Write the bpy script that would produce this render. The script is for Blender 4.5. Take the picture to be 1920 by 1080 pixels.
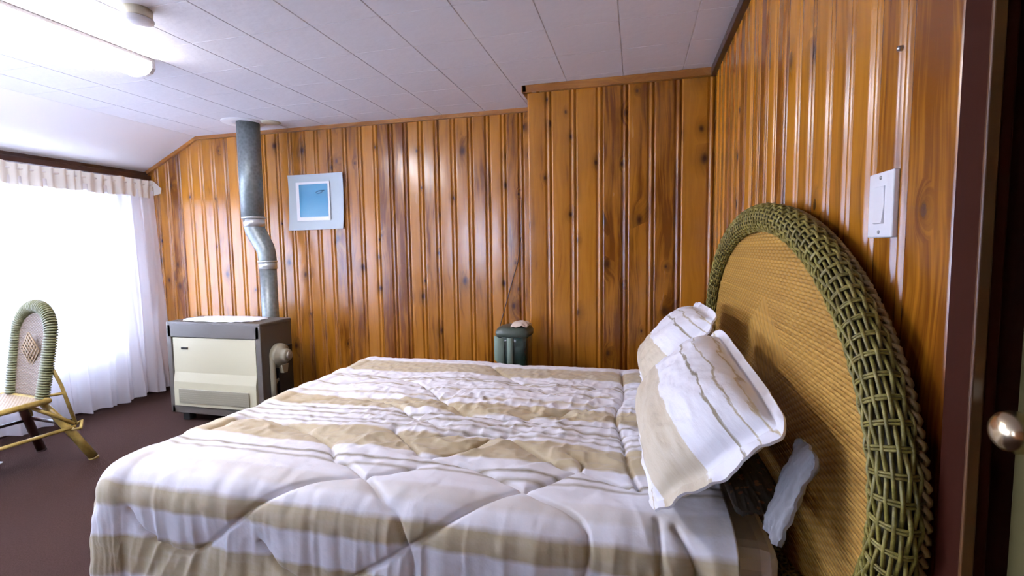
import bpy, bmesh, math, random
import numpy as np
from mathutils import Vector, Matrix
for o in list(bpy.data.objects): bpy.data.objects.remove(o)
S = bpy.context.scene
COL = S.collection
PI = math.pi

# ------------------------------------------------------------------ camera
EYE = 1.25
R_ = Vector((0.96914, 0.24592, -0.01494)); 
yaw, pitch, roll = 0.248699, -0.079672, -0.015014
fw = Vector((-math.sin(yaw)*math.cos(pitch), math.cos(yaw)*math.cos(pitch), math.sin(pitch)))
r0 = Vector((math.cos(yaw), math.sin(yaw), 0)); u0 = r0.cross(fw)
rr = math.cos(roll)*r0 + math.sin(roll)*u0
uu = -math.sin(roll)*r0 + math.cos(roll)*u0
cd = bpy.data.cameras.new('camera'); cam = bpy.data.objects.new('camera', cd); COL.objects.link(cam)
M = Matrix((rr, uu, -fw)).transposed().to_4x4(); M.translation = Vector((0, 0, EYE)); cam.matrix_world = M
cd.sensor_width = 36; cd.lens = 919.16/1920*36; cd.clip_start = 0.02
S.camera = cam

# ------------------------------------------------------------------ world, light, exposure
W = bpy.data.worlds.new('world'); S.world = W; W.use_nodes = True
bg = W.node_tree.nodes['Background']; bg.inputs[0].default_value = (0.60, 0.72, 1.0, 1); bg.inputs[1].default_value = 30.0
def area(name, loc, rot, sx, sy, power, color, portal=False):
    l = bpy.data.lights.new(name, 'AREA'); l.shape = 'RECTANGLE'; l.size = sx; l.size_y = sy
    l.energy = power; l.color = color
    if portal: l.cycles.is_portal = True
    o = bpy.data.objects.new(name, l); COL.objects.link(o); o.location = loc; o.rotation_euler = rot
    return o
area('window_portal', (-4.40, 1.085, 1.12), (0, -PI/2, 0), 1.4, 4.3, 1, (1, 1, 1), True)
area('window_portal', (-2.8, -2.36, 1.4), (-PI/2, 0, 0), 1.0, 1.0, 1, (1, 1, 1), True)  # portal for the added window behind the viewer
VS = S.view_settings
VS.view_transform = 'Standard'; VS.look = 'None'; VS.gamma = 1; VS.use_curve_mapping = False
VS.exposure = 0.12
LAMP = 75.0

# ------------------------------------------------------------------ room dimensions (metres, floor z = 0)
XR, XL = 0.43, -4.242
D1, D2 = 3.053, 3.514
H = 2.25
JOG = -0.66
SLX, SLZ = -3.663, 1.98       # where the slope meets the low wall: x = XL, z = SLZ
YF = -2.2                     # wall behind the camera

# ------------------------------------------------------------------ helpers
def link(o, parent=None):
    COL.objects.link(o)
    if parent: o.parent = parent
    return o
def tag(o, label=None, cat=None, group=None, kind=None):
    if label: o['label'] = label
    if cat: o['category'] = cat
    if group: o['group'] = group
    if kind: o['kind'] = kind
    return o
def empty(name, loc, rz=0.0):
    o = bpy.data.objects.new(name, None); COL.objects.link(o); o.location = loc; o.rotation_euler = (0, 0, rz)
    o.empty_display_size = 0.1
    return o
def mesh(name, verts, faces, mat, parent=None, smooth=False, loc=None):
    me = bpy.data.meshes.new(name); me.from_pydata([tuple(v) for v in verts], [], [tuple(f) for f in faces]); me.update()
    if smooth: me.polygons.foreach_set('use_smooth', [True]*len(me.polygons))
    me.materials.append(mat)
    o = bpy.data.objects.new(name, me); link(o, parent)
    if loc: o.location = loc
    return o
class MB:
    def __init__(s): s.v = []; s.f = []; s.sm = []
    def add(s, vs, fs, sm=False):
        b = len(s.v); s.v += [tuple(v) for v in vs]; s.f += [tuple(i+b for i in f) for f in fs]; s.sm += [sm]*len(fs)
        return s
    def box(s, x0, x1, y0, y1, z0, z1, bev=0.0):
        if bev <= 0:
            vs = [(x, y, z) for x in (x0, x1) for y in (y0, y1) for z in (z0, z1)]
            fs = [(0,1,3,2),(4,6,7,5),(0,4,5,1),(2,3,7,6),(0,2,6,4),(1,5,7,3)]
            return s.add(vs, fs)
        bm = bmesh.new(); bmesh.ops.create_cube(bm, size=1)
        for v in bm.verts:
            v.co = Vector(((x0+x1)/2+v.co.x*(x1-x0), (y0+y1)/2+v.co.y*(y1-y0), (z0+z1)/2+v.co.z*(z1-z0)))
        bmesh.ops.bevel(bm, geom=bm.edges[:], offset=bev, segments=3, affect='EDGES', profile=0.5)
        bm.verts.index_update(); vs = [v.co.copy() for v in bm.verts]; fs = [[v.index for v in f.verts] for f in bm.faces]; bm.free()
        return s.add(vs, fs)
    def obox(s, c, ax, ay, az, bev=0.0):
        """box about c with half-axis vectors"""
        t = MB(); t.box(-1, 1, -1, 1, -1, 1)
        if bev:
            t = MB(); lx, ly, lz = ax.length, ay.length, az.length
            t.box(-lx, lx, -ly, ly, -lz, lz, bev)
            vs = [c + ax.normalized()*v[0] + ay.normalized()*v[1] + az.normalized()*v[2] for v in t.v]
        else: vs = [c + ax*v[0] + ay*v[1] + az*v[2] for v in t.v]
        return s.add(vs, t.f)
    def tube(s, pts, rad, n=10, closed=False, caps=True, scale2=1.0):
        pts = [Vector(p) for p in pts]; m = len(pts)
        if not hasattr(rad, '__len__'): rad = [rad]*m
        T = []
        for i in range(m):
            a = pts[(i-1) % m] if (closed or i > 0) else pts[i]; b = pts[(i+1) % m] if (closed or i < m-1) else pts[i]
            T.append((b-a).normalized())
        ref = Vector((0, 0, 1)) if abs(T[0].z) < .9 else Vector((1, 0, 0))
        N = (ref - T[0]*ref.dot(T[0])).normalized(); vs = []; fs = []
        for i in range(m):
            N = (N - T[i]*N.dot(T[i])).normalized(); B = T[i].cross(N)
            for k in range(n):
                a = 2*PI*k/n; vs.append(pts[i] + rad[i]*(math.cos(a)*N + scale2*math.sin(a)*B))
        for i in range(m if closed else m-1):
            j = (i+1) % m
            for k in range(n): fs.append((i*n+k, i*n+(k+1) % n, j*n+(k+1) % n, j*n+k))
        s.add(vs, fs, True)
        if caps and not closed: s.f += [tuple(len(s.v)-len(vs)+k for k in reversed(range(n))), tuple(len(s.v)-n+k for k in range(n))]; s.sm += [False, False]
        return s
    def lathe(s, prof, M=None, n=32):
        """profile (r, z) about local z"""
        vs = []; fs = []
        for r, z in prof:
            for k in range(n):
                a = 2*PI*k/n; p = Vector((r*math.cos(a), r*math.sin(a), z)); vs.append(M @ p if M else p)
        for i in range(len(prof)-1):
            for k in range(n): fs.append((i*n+k, i*n+(k+1) % n, (i+1)*n+(k+1) % n, (i+1)*n+k))
        return s.add(vs, fs, True)
    def grid(s, P, sm=True):
        a, b = P.shape[:2]; vs = P.reshape(-1, 3).tolist()
        fs = [(i*b+j, (i+1)*b+j, (i+1)*b+j+1, i*b+j+1) for i in range(a-1) for j in range(b-1)]
        return s.add(vs, fs, sm)
    def build(s, name, mat, parent=None, loc=None):
        o = mesh(name, s.v, s.f, mat, parent, False, loc)
        o.data.polygons.foreach_set('use_smooth', s.sm)
        return o
def prism(poly, axis, a, b):
    """extrude 2-D polygon along an axis; poly in the other two axes in order"""
    mb = MB(); n = len(poly)
    def P(p, t):
        return (t, p[0], p[1]) if axis == 'x' else (p[0], t, p[1]) if axis == 'y' else (p[0], p[1], t)
    vs = [P(p, a) for p in poly]+[P(p, b) for p in poly]
    fs = [(i, (i+1) % n, n+(i+1) % n, n+i) for i in range(n)] + [tuple(reversed(range(n))), tuple(range(n, 2*n))]
    return mb.add(vs, fs)
def vnoise(x, y, seed=0):
    """smooth value noise in [-1, 1]"""
    rs = np.random.RandomState(seed); T = rs.uniform(-1, 1, (256, 256))
    xi = np.floor(x).astype(int); yi = np.floor(y).astype(int); fx = x-xi; fy = y-yi
    fx = fx*fx*fx*(fx*(fx*6-15)+10); fy = fy*fy*fy*(fy*(fy*6-15)+10)
    a = T[xi % 256, yi % 256]; b = T[(xi+1) % 256, yi % 256]; c = T[xi % 256, (yi+1) % 256]; d = T[(xi+1) % 256, (yi+1) % 256]
    return (a*(1-fx)+b*fx)*(1-fy)+(c*(1-fx)+d*fx)*fy

# ------------------------------------------------------------------ materials
def mat(name, col, rough=0.5, metal=0.0, spec=0.5, coat=0.0):
    m = bpy.data.materials.new(name); m.use_nodes = True; b = m.node_tree.nodes['Principled BSDF']
    b.inputs['Base Color'].default_value = (*col, 1); b.inputs['Roughness'].default_value = rough
    b.inputs['Metallic'].default_value = metal; b.inputs['Specular IOR Level'].default_value = spec
    b.inputs['Coat Weight'].default_value = coat
    return m
class NT:
    def __init__(s, m): s.t = m.node_tree; s.n = s.t.nodes; s.b = s.n['Principled BSDF']
    def new(s, typ, **kw):
        n = s.n.new(typ)
        for k, v in kw.items(): setattr(n, k, v)
        return n
    def put(s, sock, v):
        if isinstance(v, bpy.types.NodeSocket): s.t.links.new(v, sock)
        else: sock.default_value = v
    def math(s, op, a, b=0.0, c=0.0, clamp=False):
        n = s.new('ShaderNodeMath', operation=op, use_clamp=clamp)
        for i, v in enumerate((a, b, c)): s.put(n.inputs[i], v)
        return n.outputs[0]
    def comb(s, x, y, z=0.0):
        n = s.new('ShaderNodeCombineXYZ')
        for i, v in enumerate((x, y, z)): s.put(n.inputs[i], v)
        return n.outputs[0]
    def noise(s, vec, scale=1.0, detail=2.0, rough=0.5, dist=0.0, out=0):
        n = s.new('ShaderNodeTexNoise'); s.put(n.inputs['Vector'], vec); n.inputs['Scale'].default_value = scale
        n.inputs['Detail'].default_value = detail; n.inputs['Roughness'].default_value = rough; n.inputs['Distortion'].default_value = dist
        return n.outputs[out]
    def ramp(s, fac, stops, interp='LINEAR'):
        n = s.new('ShaderNodeValToRGB'); s.put(n.inputs[0], fac); cr = n.color_ramp; cr.interpolation = interp
        while len(cr.elements) > 1: cr.elements.remove(cr.elements[-1])
        cr.elements[0].position = stops[0][0]; cr.elements[0].color = (*stops[0][1], 1)
        for p, c in stops[1:]:
            e = cr.elements.new(p); e.color = (*c, 1)
        return n.outputs[0]
    def mix(s, fac, a, b, mode='MIX'):
        n = s.new('ShaderNodeMix', data_type='RGBA', blend_type=mode); s.put(n.inputs[0], fac)
        s.put(n.inputs[6], a if isinstance(a, bpy.types.NodeSocket) else (*a, 1)); s.put(n.inputs[7], b if isinstance(b, bpy.types.NodeSocket) else (*b, 1))
        return n.outputs[2]
    def bump(s, h, strength=0.3, dist=0.01):
        n = s.new('ShaderNodeBump'); n.inputs['Strength'].default_value = strength; n.inputs['Distance'].default_value = dist
        s.put(n.inputs['Height'], h); s.t.links.new(n.outputs[0], s.b.inputs['Normal'])
    def objco(s): return s.new('ShaderNodeTexCoord').outputs['Object']
    def uv(s):
        o = s.new('ShaderNodeTexCoord').outputs['UV']; n = s.new('ShaderNodeSeparateXYZ'); s.put(n.inputs[0], o)
        return o, n.outputs[0], n.outputs[1]

def wood_mat(name, light, dark, knotc, gloss=0.28, knots=True):
    m = mat(name, light, gloss, coat=0.14); n = NT(m); n.b.inputs['Coat Roughness'].default_value = 0.18
    uv, u, v = n.uv()
    at = n.new('ShaderNodeAttribute', attribute_name='rnd'); rnd = at.outputs['Fac']
    wob = n.noise(n.comb(n.math('MULTIPLY', u, 5.0), n.math('MULTIPLY', v, 1.6)), 1.0, 2.0)
    # knots
    vo = n.new('ShaderNodeTexVoronoi', voronoi_dimensions='2D', feature='F1'); 
    n.put(vo.inputs['Vector'], n.comb(n.math('ADD', n.math('MULTIPLY', u, 7.0), n.math('MULTIPLY', wob, .6)), n.math('MULTIPLY', v, 4.2)))
    vo.inputs['Scale'].default_value = 1.0
    sep = n.new('ShaderNodeSeparateColor'); n.put(sep.inputs[0], vo.outputs['Color'])
    gate = n.math('GREATER_THAN', sep.outputs[0], 0.60)
    size = n.math('MULTIPLY_ADD', n.math('POWER', sep.outputs[1], 2.0), 0.11, 0.045)
    d = n.math('DIVIDE', vo.outputs['Distance'], size)
    core = n.math('MULTIPLY', n.math('SUBTRACT', 1.35, d, clamp=True), gate, clamp=True)
    halo = n.math('MULTIPLY', n.math('MULTIPLY', n.math('SUBTRACT', 1.0, n.math('MULTIPLY', d, 0.24), clamp=True), gate), 0.75)
    gx = n.math('ADD', n.math('MULTIPLY', u, 55.0), n.math('MULTIPLY', wob, 7.0))
    gx = n.math('ADD', gx, n.math('MULTIPLY', halo, 4.0))
    g = n.noise(n.comb(gx, n.math('MULTIPLY', v, 1.5)), 1.0, 4.0, 0.6, 0.4)
    blot = n.noise(n.comb(n.math('MULTIPLY', u, 14.0), n.math('MULTIPLY', v, 2.2)), 1.0, 3.0, 0.6)
    f = n.math('ADD', n.math('MULTIPLY', g, 0.65), n.math('MULTIPLY', blot, 0.65))
    f = n.math('ADD', f, n.math('MULTIPLY', n.math('SUBTRACT', rnd, 0.5), 0.38))
    c = n.ramp(f, [(0.42, dark), (0.60, tuple((a*2+b)/3 for a, b in zip(light, dark))), (0.85, light)])
    if knots:
        c = n.mix(n.math('MULTIPLY', halo, 0.8), c, tuple(x*.45 for x in dark))
        c = n.mix(core, c, knotc)
    n.put(n.b.inputs['Base Color'], c)
    n.put(n.b.inputs['Roughness'], n.math('MULTIPLY_ADD', blot, 0.16, gloss-0.06))
    n.bump(n.math('ADD', n.math('MULTIPLY', blot, .5), n.math('MULTIPLY', g, .12)), 0.22, 0.008)
    return m
M_pine = wood_mat('varnished_knotty_pine', (0.40, 0.150, 0.011), (0.145, 0.040, 0.003), (0.050, 0.014, 0.004), gloss=.22)
M_trim = wood_mat('pine_trim', (0.44, 0.18, 0.035), (0.24, 0.085, 0.014), (0.1, 0.04, 0.01), knots=False)
M_dark = wood_mat('dark_stained_wood', (0.050, 0.014, 0.006), (0.022, 0.006, 0.003), (0.01, 0.005, 0.003), knots=False)
def simple_uv(o, ax=(0, 2), sc=1.0):
    me = o.data; uvl = me.uv_layers.new(name='UVMap'); 
    co = np.empty(len(me.vertices)*3); me.vertices.foreach_get('co', co); co = co.reshape(-1, 3)
    vi = np.empty(len(me.loops), int); me.loops.foreach_get('vertex_index', vi)
    uvl.data.foreach_set('uv', (co[vi][:, list(ax)]*sc).astype(np.float32).ravel())
    return o

m = M_ceil = mat('white_ceiling_tile', (0.70, 0.675, 0.695), 0.6, spec=.3); n = NT(m)
n.bump(n.noise(n.objco(), 22.0, 2.0), 0.10, 0.02)
m = M_plaster = mat('white_painted_board', (0.80, 0.78, 0.80), 0.65, spec=.3); n = NT(m); n.bump(n.noise(n.objco(), 8.0, 2.0), 0.08, 0.02)
m = M_carpet = mat('purple_brown_carpet', (0.07, 0.042, 0.045), 0.95, spec=.04); n = NT(m)
nz = n.noise(n.objco(), 160.0, 3.0, 0.7); nb = n.noise(n.objco(), 3.0, 2.0)
n.put(n.b.inputs['Base Color'], n.mix(nb, n.ramp(nz, [(0.3, (0.022, 0.010, 0.006)), (0.7, (0.070, 0.036, 0.028))]), (0.042, 0.022, 0.018)))
n.bump(nz, 0.6, 0.006)
M_white = mat('white_plastic', (0.82, 0.81, 0.82), 0.35)
M_ivory = mat('aged_ivory_plastic', (0.62, 0.58, 0.44), 0.4)
M_black = mat('black_rubber', (0.012, 0.011, 0.010), 0.6)
M_brass = mat('worn_brass', (0.62, 0.50, 0.32), 0.22, 1.0)
M_steel = mat('screw_steel', (0.4, 0.4, 0.4), 0.35, 1.0)

# ------------------------------------------------------------------ the room: boarded walls
def boards(name, org, du, nrm, length, ztop, bw, seed, breaks=(), zbot=0.0, m=M_pine):
    """vertical beaded boards; org = start on the wall plane, du = direction along the wall, nrm = into the room"""
    rng = random.Random(seed); cols = []; x = 0.0; b = 0
    while x < length-1e-6:
        w = bw*rng.uniform(0.93, 1.07)
        if length-(x+w) < bw*0.4: w = length-x
        prof = [(0, -.009), (.003, -.004), (.006, -.0008), (.009, 0), (.013, 0), (w-.045, 0), (w-.041, -.0003), (w-.037, -.003), (w-.032, -.0075), (w-.028, -.0085),
                (w-.0245, -.007), (w-.022, -.0025), (w-.018, -.0004), (w-.0145, 0), (w-.011, -.0004), (w-.007, -.0035), (w-.003, -.008), (w, -.009)]
        for i in range(len(prof)-1):
            cols.append((x+prof[i][0], prof[i][1], x+prof[i+1][0], prof[i+1][1], b, i == 0))
        x += w; b += 1
    rn = [rng.random() for _ in range(b+1)]; off = [(rng.uniform(0, 50), rng.uniform(0, 50)) for _ in range(b+1)]
    vs = []; fs = []; uvs = []; rnd = []; sidx = {}
    def vert(u, d, z, bb):
        k = (round(u, 5), round(z, 4), bb)
        if k not in sidx:
            p = Vector(org) + Vector(du)*u + Vector(nrm)*d; vs.append((p.x, p.y, z)); sidx[k] = len(vs)-1
        return sidx[k]
    for (ua, da, ub, db, bb, first) in cols:
        segs = [(ua, da, ub, db)]
        for br in breaks:
            if ua < br < ub:
                t = (br-ua)/(ub-ua); dm = da+(db-da)*t; segs = [(ua, da, br, dm), (br, dm, ub, db)]
        for (a, d_a, c, d_c) in segs:
            za, zc = ztop(a), ztop(c)
            f = (vert(a, d_a, zbot, bb), vert(c, d_c, zbot, bb), vert(c, d_c, zc, bb), vert(a, d_a, za, bb))
            fs.append(f); o1, o2 = off[bb]
            uvs += [(a+o1, zbot+o2), (c+o1, zbot+o2), (c+o1, zc+o2), (a+o1, za+o2)]; rnd.append(rn[bb])
    L = len(vs); q = [Vector(org)-Vector(nrm)*.03+Vector(du)*t for t in (0, length)]
    me = bpy.data.meshes.new(name); me.from_pydata(vs, [], fs); me.update()
    me.polygons.foreach_set('use_smooth', [True]*len(fs))
    uvl = me.uv_layers.new(name='UVMap'); uvl.data.foreach_set('uv', [c for t in uvs for c in t])
    a = me.attributes.new('rnd', 'FLOAT', 'FACE'); a.data.foreach_set('value', rnd)
    me.materials.append(m); o = bpy.data.objects.new(name, me); COL.objects.link(o); o['kind'] = 'structure'
    return o
def struct(o): o['kind'] = 'structure'; return o
slope = (H-SLZ)/(SLX-XL)
def back_top(u):
    x = XL+u
    return H if x >= SLX else SLZ+(x-XL)*slope
boards('wall_back', (XL, D2, 0), (1, 0, 0), (0, -1, 0), JOG-XL+0.05, back_top, 0.128, 4, breaks=(SLX-XL,))
boards('wall_back_projection', (JOG, D1, 0), (1, 0, 0), (0, -1, 0), XR-JOG, lambda u: H, 0.150, 11)
boards('wall_back_return', (JOG, D2, 0), (0, -1, 0), (-1, 0, 0), D2-D1, lambda u: H, 0.154, 8)
Y_CAS = 0.785     # boards end at the door casing
boards('wall_right', (XR, D1, 0), (0, -1, 0), (-1, 0, 0), D1-Y_CAS, lambda u: H, 0.118, 21)
FX0, FX1, FZ0, FZ1 = -3.3, -2.3, 0.90, 1.90      # unseen window added behind the viewer to light the bed's near side
ftop = lambda x: (H if x >= SLX else SLZ+(x-XL)*slope)
boards('wall_front', (XR, YF, 0), (-1, 0, 0), (0, 1, 0), XR-FX1, lambda u: H, 0.14, 5)
boards('wall_front_far', (FX0, YF, 0), (-1, 0, 0), (0, 1, 0), FX0-XL, lambda u: ftop(FX0-u), 0.14, 6, breaks=(FX0-SLX,))
boards('wall_front_sill', (FX1, YF, 0), (-1, 0, 0), (0, 1, 0), FX1-FX0, lambda u: FZ0, 0.14, 7)
boards('wall_front_head', (FX1, YF, 0), (-1, 0, 0), (0, 1, 0), FX1-FX0, lambda u: H, 0.14, 9, zbot=FZ1)
boards('wall_right_near', (XR, -0.15, 0), (0, -1, 0), (-1, 0, 0), -0.15-YF, lambda u: H, 0.12, 2)
boards('wall_right_over_door', (XR, Y_CAS, 0), (0, -1, 0), (-1, 0, 0), Y_CAS+0.15, lambda u: H, 0.12, 3, zbot=2.08)
# outer backing of the building so no daylight leaks through the joints
mb = MB(); mb.box(XL-.12, XR+.5, D2+.012, D2+.1, -.05, H+.2); mb.box(XL-.12, FX0, YF-.1, YF-.012, -.05, H+.2); mb.box(FX1, XR+.5, YF-.1, YF-.012, -.05, H+.2); mb.box(FX0, FX1, YF-.1, YF-.012, -.05, FZ0); mb.box(FX0, FX1, YF-.1, YF-.012, FZ1, H+.2)
mb.box(XR+.2, XR+.3, YF-.1, D2+.1, -.05, H+.2); mb.box(JOG+.012, XR+.2, D1+.012, D2, 0, H); mb.box(XR+.012, XR+.2, Y_CAS+.01, D1+.1, 0, H)
mb.box(XR+.012, XR+.2, YF, -.16, 0, H); mb.box(XR+.012, XR+.2, -.16, Y_CAS+.01, 2.09, H)
struct(mb.build('wall_outer', M_dark))
# left wall with a wide window opening
WY0, WY1, WZ0, WZ1 = -1.0, 3.17, 0.47, 1.78
mb = MB(); mb.box(XL-.1, XL, YF, WY0, 0, SLZ+.02); mb.box(XL-.1, XL, WY1, D2+.05, 0, SLZ+.02)
mb.box(XL-.1, XL, WY0, WY1, 0, WZ0); mb.box(XL-.1, XL, WY0, WY1, WZ1, SLZ+.02)
struct(mb.build('wall_left', M_plaster))
# floor
struct(mesh('floor', [(XL-.1, YF-.1, 0), (XR+.3, YF-.1, 0), (XR+.3, D2+.1, 0), (XL-.1, D2+.1, 0)], [(0, 1, 2, 3)], M_carpet))
# ceiling of individually bevelled tiles
TX0, TDX = -2.066, 0.3313; TY0, TDY = 1.654, 0.3313
mb = MB(); g = .0010; bv = .0022
ys = [1.654+0.3265*k for k in range(-12, 7)]
xs = [TX0+TDX*k for k in range(-6, 9)]
def tile(x0, x1, y0, y1):
    x0 = max(x0, SLX); x1 = min(x1, XR+.02); y1 = min(y1, D2+.02); y0 = max(y0, YF-.02)
    if x1-x0 < .01 or y1-y0 < .01: return
    h = .0002; bw = .0025
    a = [(x0+g, y0+h, H+.004), (x1-g, y0+h, H+.004), (x1-g, y1-h, H+.004), (x0+g, y1-h, H+.004)]
    b = [(x0+g+bv, y0+h+bw, H), (x1-g-bv, y0+h+bw, H), (x1-g-bv, y1-h-bw, H), (x0+g+bv, y1-h-bw, H)]
    mb.add(a+b, [(7, 6, 5, 4)]+[(i, (i+1) % 4, 4+(i+1) % 4, 4+i)[::-1] for i in range(4)])
rng = random.Random(3)
for i in range(len(xs)-1):
    for j in range(0, len(ys)-1):
        tile(xs[i], xs[i+1], ys[j], ys[j+1])
mb.box(SLX-.02, XR+.35, YF-.1, D2+.1, H+.004, H+.1)
struct(mb.build('ceiling', M_ceil))
t = .05
struct(prism([(XL-.1, SLZ-slope*.1), (SLX, H), (SLX, H+t), (XL-.1, SLZ-slope*.1+t+.05)], 'y', YF-.1, D2+.1).build('ceiling_slope', M_plaster))
# trims
def trim(name, mb, m=M_trim, ax=(1, 0)):
    o = mb.build(name, m); simple_uv(o, ax); o['kind'] = 'structure'; return o
tr = MB(); tr.box(SLX, JOG, D2-.022, D2+.002, H-.028, H)
tr.add(*(lambda q: (q.v, q.f))(prism([(SLX, H), (SLX, H-.028), (XL, SLZ-.030), (XL, SLZ)], 'y', D2-.022, D2+.002)))
trim('trim_1', tr, M_trim, (2, 0))
trim('trim_2', MB().box(JOG-.03, XR, D1-.028, D1+.002, H-.045, H, .004), M_trim, (2, 0))
trim('trim_3', MB().box(XR-.028, XR+.002, YF, D1, H-.045, H, .004), M_dark, (2, 1))
trim('trim_4', MB().box(JOG-.028, JOG+.002, D1-.028, D2, H-.045, H, .004), M_trim, (2, 1))
tr = MB(); tr.box(XL, XL+.055, YF, D2-.01, SLZ-.075, SLZ-.035, .004); tr.box(XL, XL+.022, YF, D2-.01, SLZ-.035, SLZ-.004, .003)
trim('trim_5', tr, M_dark, (2, 1))
trim('baseboard_left', MB().box(XL, XL+.015, YF, D2, 0, .09, .003), M_dark, (2, 1))
trim('baseboard_back', MB().box(XL, JOG, D2-.014, D2, 0, .09, .003), M_dark, (2, 0))
trim('baseboard_right', MB().box(XR-.014, XR, Y_CAS, D1, 0, .09, .003), M_dark, (2, 1))

# ------------------------------------------------------------------ window
m = M_glass = mat('window_glass', (1, 1, 1), 0.0); m.node_tree.nodes['Principled BSDF'].inputs['Transmission Weight'].default_value = 1.0
m.node_tree.nodes['Principled BSDF'].inputs['IOR'].default_value = 1.1
win = empty('window_1', (XL-.05, (WY0+WY1)/2, (WZ0+WZ1)/2)); win['kind'] = 'structure'
cy, cz = (WY0+WY1)/2, (WZ0+WZ1)/2; hy, hz = (WY1-WY0)/2, (WZ1-WZ0)/2
fr = MB(); fr.box(-.04, .04, -hy, -hy+.05, -hz, hz); fr.box(-.04, .04, hy-.05, hy, -hz, hz); fr.box(-.04, .04, -hy, hy, -hz, -hz+.05); fr.box(-.04, .04, -hy, hy, hz-.05, hz)
for q in (-hy/3, hy/3): fr.box(-.03, .03, q-.02, q+.02, -hz, hz)
fr.build('window_frame', M_white, win)
for k in range(3):
    a = -hy+.05+k*(2*hy-.1)/3
    MB().box(-.006, -.002, a, a+(2*hy-.1)/3, -hz+.05, hz-.05).build('pane', M_glass, win)

w2n = empty('fill_window', ((FX0+FX1)/2, YF-.05, (FZ0+FZ1)/2)); w2n['kind'] = 'structure'  # added, unseen: lets daylight onto the near side of the bed
hx, hz2 = (FX1-FX0)/2, (FZ1-FZ0)/2
fr = MB(); fr.box(-hx, -hx+.05, -.04, .04, -hz2, hz2); fr.box(hx-.05, hx, -.04, .04, -hz2, hz2); fr.box(-hx, hx, -.04, .04, -hz2, -hz2+.05); fr.box(-hx, hx, -.04, .04, hz2-.05, hz2); fr.box(-.025, .025, -.03, .03, -hz2, hz2)
fr.build('window_frame', M_white, w2n)
MB().box(-hx+.05, hx-.05, -.006, -.002, -hz2+.05, hz2-.05).build('pane', M_glass, w2n)
# ------------------------------------------------------------------ door at the right edge
dk = M_dark
mb = MB(); mb.box(XR-.020, XR+.004, Y_CAS-.062, Y_CAS, 0, 2.09, .003); mb.box(XR-.020, XR+.004, -.15, Y_CAS, 2.05, 2.12, .003)
mb.box(XR-.020, XR+.004, -.17, -.10, 0, 2.09, .003)
M_case_d = mat('dark_door_casing', (.030, .006, .002), .7, spec=.08)
trim('trim_6', mb, M_case_d, (1, 2))
tr = MB().box(XR-.026, XR-.012, Y_CAS-.068, Y_CAS-.062, 0, 2.05, .002)
trim('trim_7', tr, wood_mat('casing_edge_highlight', (.13, .055, .015), (.07, .025, .006), (0, 0, 0), knots=False), (1, 2))  # paler wood colour paints the highlight along the casing's inner edge
mb = MB(); mb.box(XR+.004, XR+.2, Y_CAS-.045, Y_CAS-.010, 0, 2.05); trim('trim_8', mb, M_dark, (0, 2))
door = empty('door_1', (XR+.02, .715, 0)); door['kind'] = 'structure'
M_door = mat('olive_brown_door_paint', (0.075, 0.060, 0.020), 0.6, spec=.15)
MB().box(0, .035, -.80, 0, .01, 2.04, .003).build('door_leaf', M_door, door)
kM = Matrix.Rotation(-PI/2, 4, 'Y')
kn = MB(); kn.lathe([(.0, 0), (.028, 0), (.030, .003), (.028, .007), (.012, .012), (.010, .030), (.011, .038), (.018, .042), (.0225, .050), (.023, .057), (.0205, .065), (.015, .0705), (.008, .073), (0, .0735)], kM, 40)
kn.build('door_knob', M_brass, door, (0, -.085, 1.045))

# ------------------------------------------------------------------ ceiling lamp, smoke detector
lampm = mat('lit_diffuser', (1, 1, 1), 0.4); lb = lampm.node_tree.nodes['Principled BSDF']
lb.inputs['Emission Color'].default_value = (0.95, 0.93, 1.0, 1); lb.inputs['Emission Strength'].default_value = LAMP
lamp = empty('ceiling_lamp', (-2.50, 1.47, H)); tag(lamp, 'long fluorescent ceiling lamp with glowing wraparound diffuser, fixed to the tiled ceiling', 'ceiling lamp')
MB().box(-.085, .085, -.62, .62, -.018, 0, .004).build('lamp_base', M_white, lamp)
pr = [(-.08, -.015), (.08, -.015), (.08, -.045), (.062, -.066), (.03, -.075), (-.03, -.075), (-.062, -.066), (-.08, -.045)]
prism(pr, 'y', -.60, .60).build('diffuser', lampm, lamp)
pe = [(p[0]*1.06, -.012 if p[1] > -.02 else p[1]*1.06) for p in pr]
for s_ in (-1, 1): prism(pe, 'y', s_*.60, s_*.62).build('end_cap', M_white, lamp)
det = empty('smoke_detector', (-1.985, 1.655, H)); tag(det, 'round ivory smoke detector with a wider lower disc on the ceiling', 'smoke detector')
dt = MB(); dt.lathe([(.0, 0), (.052, 0), (.052, -.030), (.050, -.034), (.0, -.034)], None, 36); dt.build('detector_base', M_ivory, det)
dt = MB(); dt.lathe([(.0, -.034), (.050, -.034), (.060, -.038), (.060, -.044), (.045, -.052), (.02, -.055), (.0, -.055)], None, 36); dt.build('detector_cover', M_white, det, (-.006, 0, 0))

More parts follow.
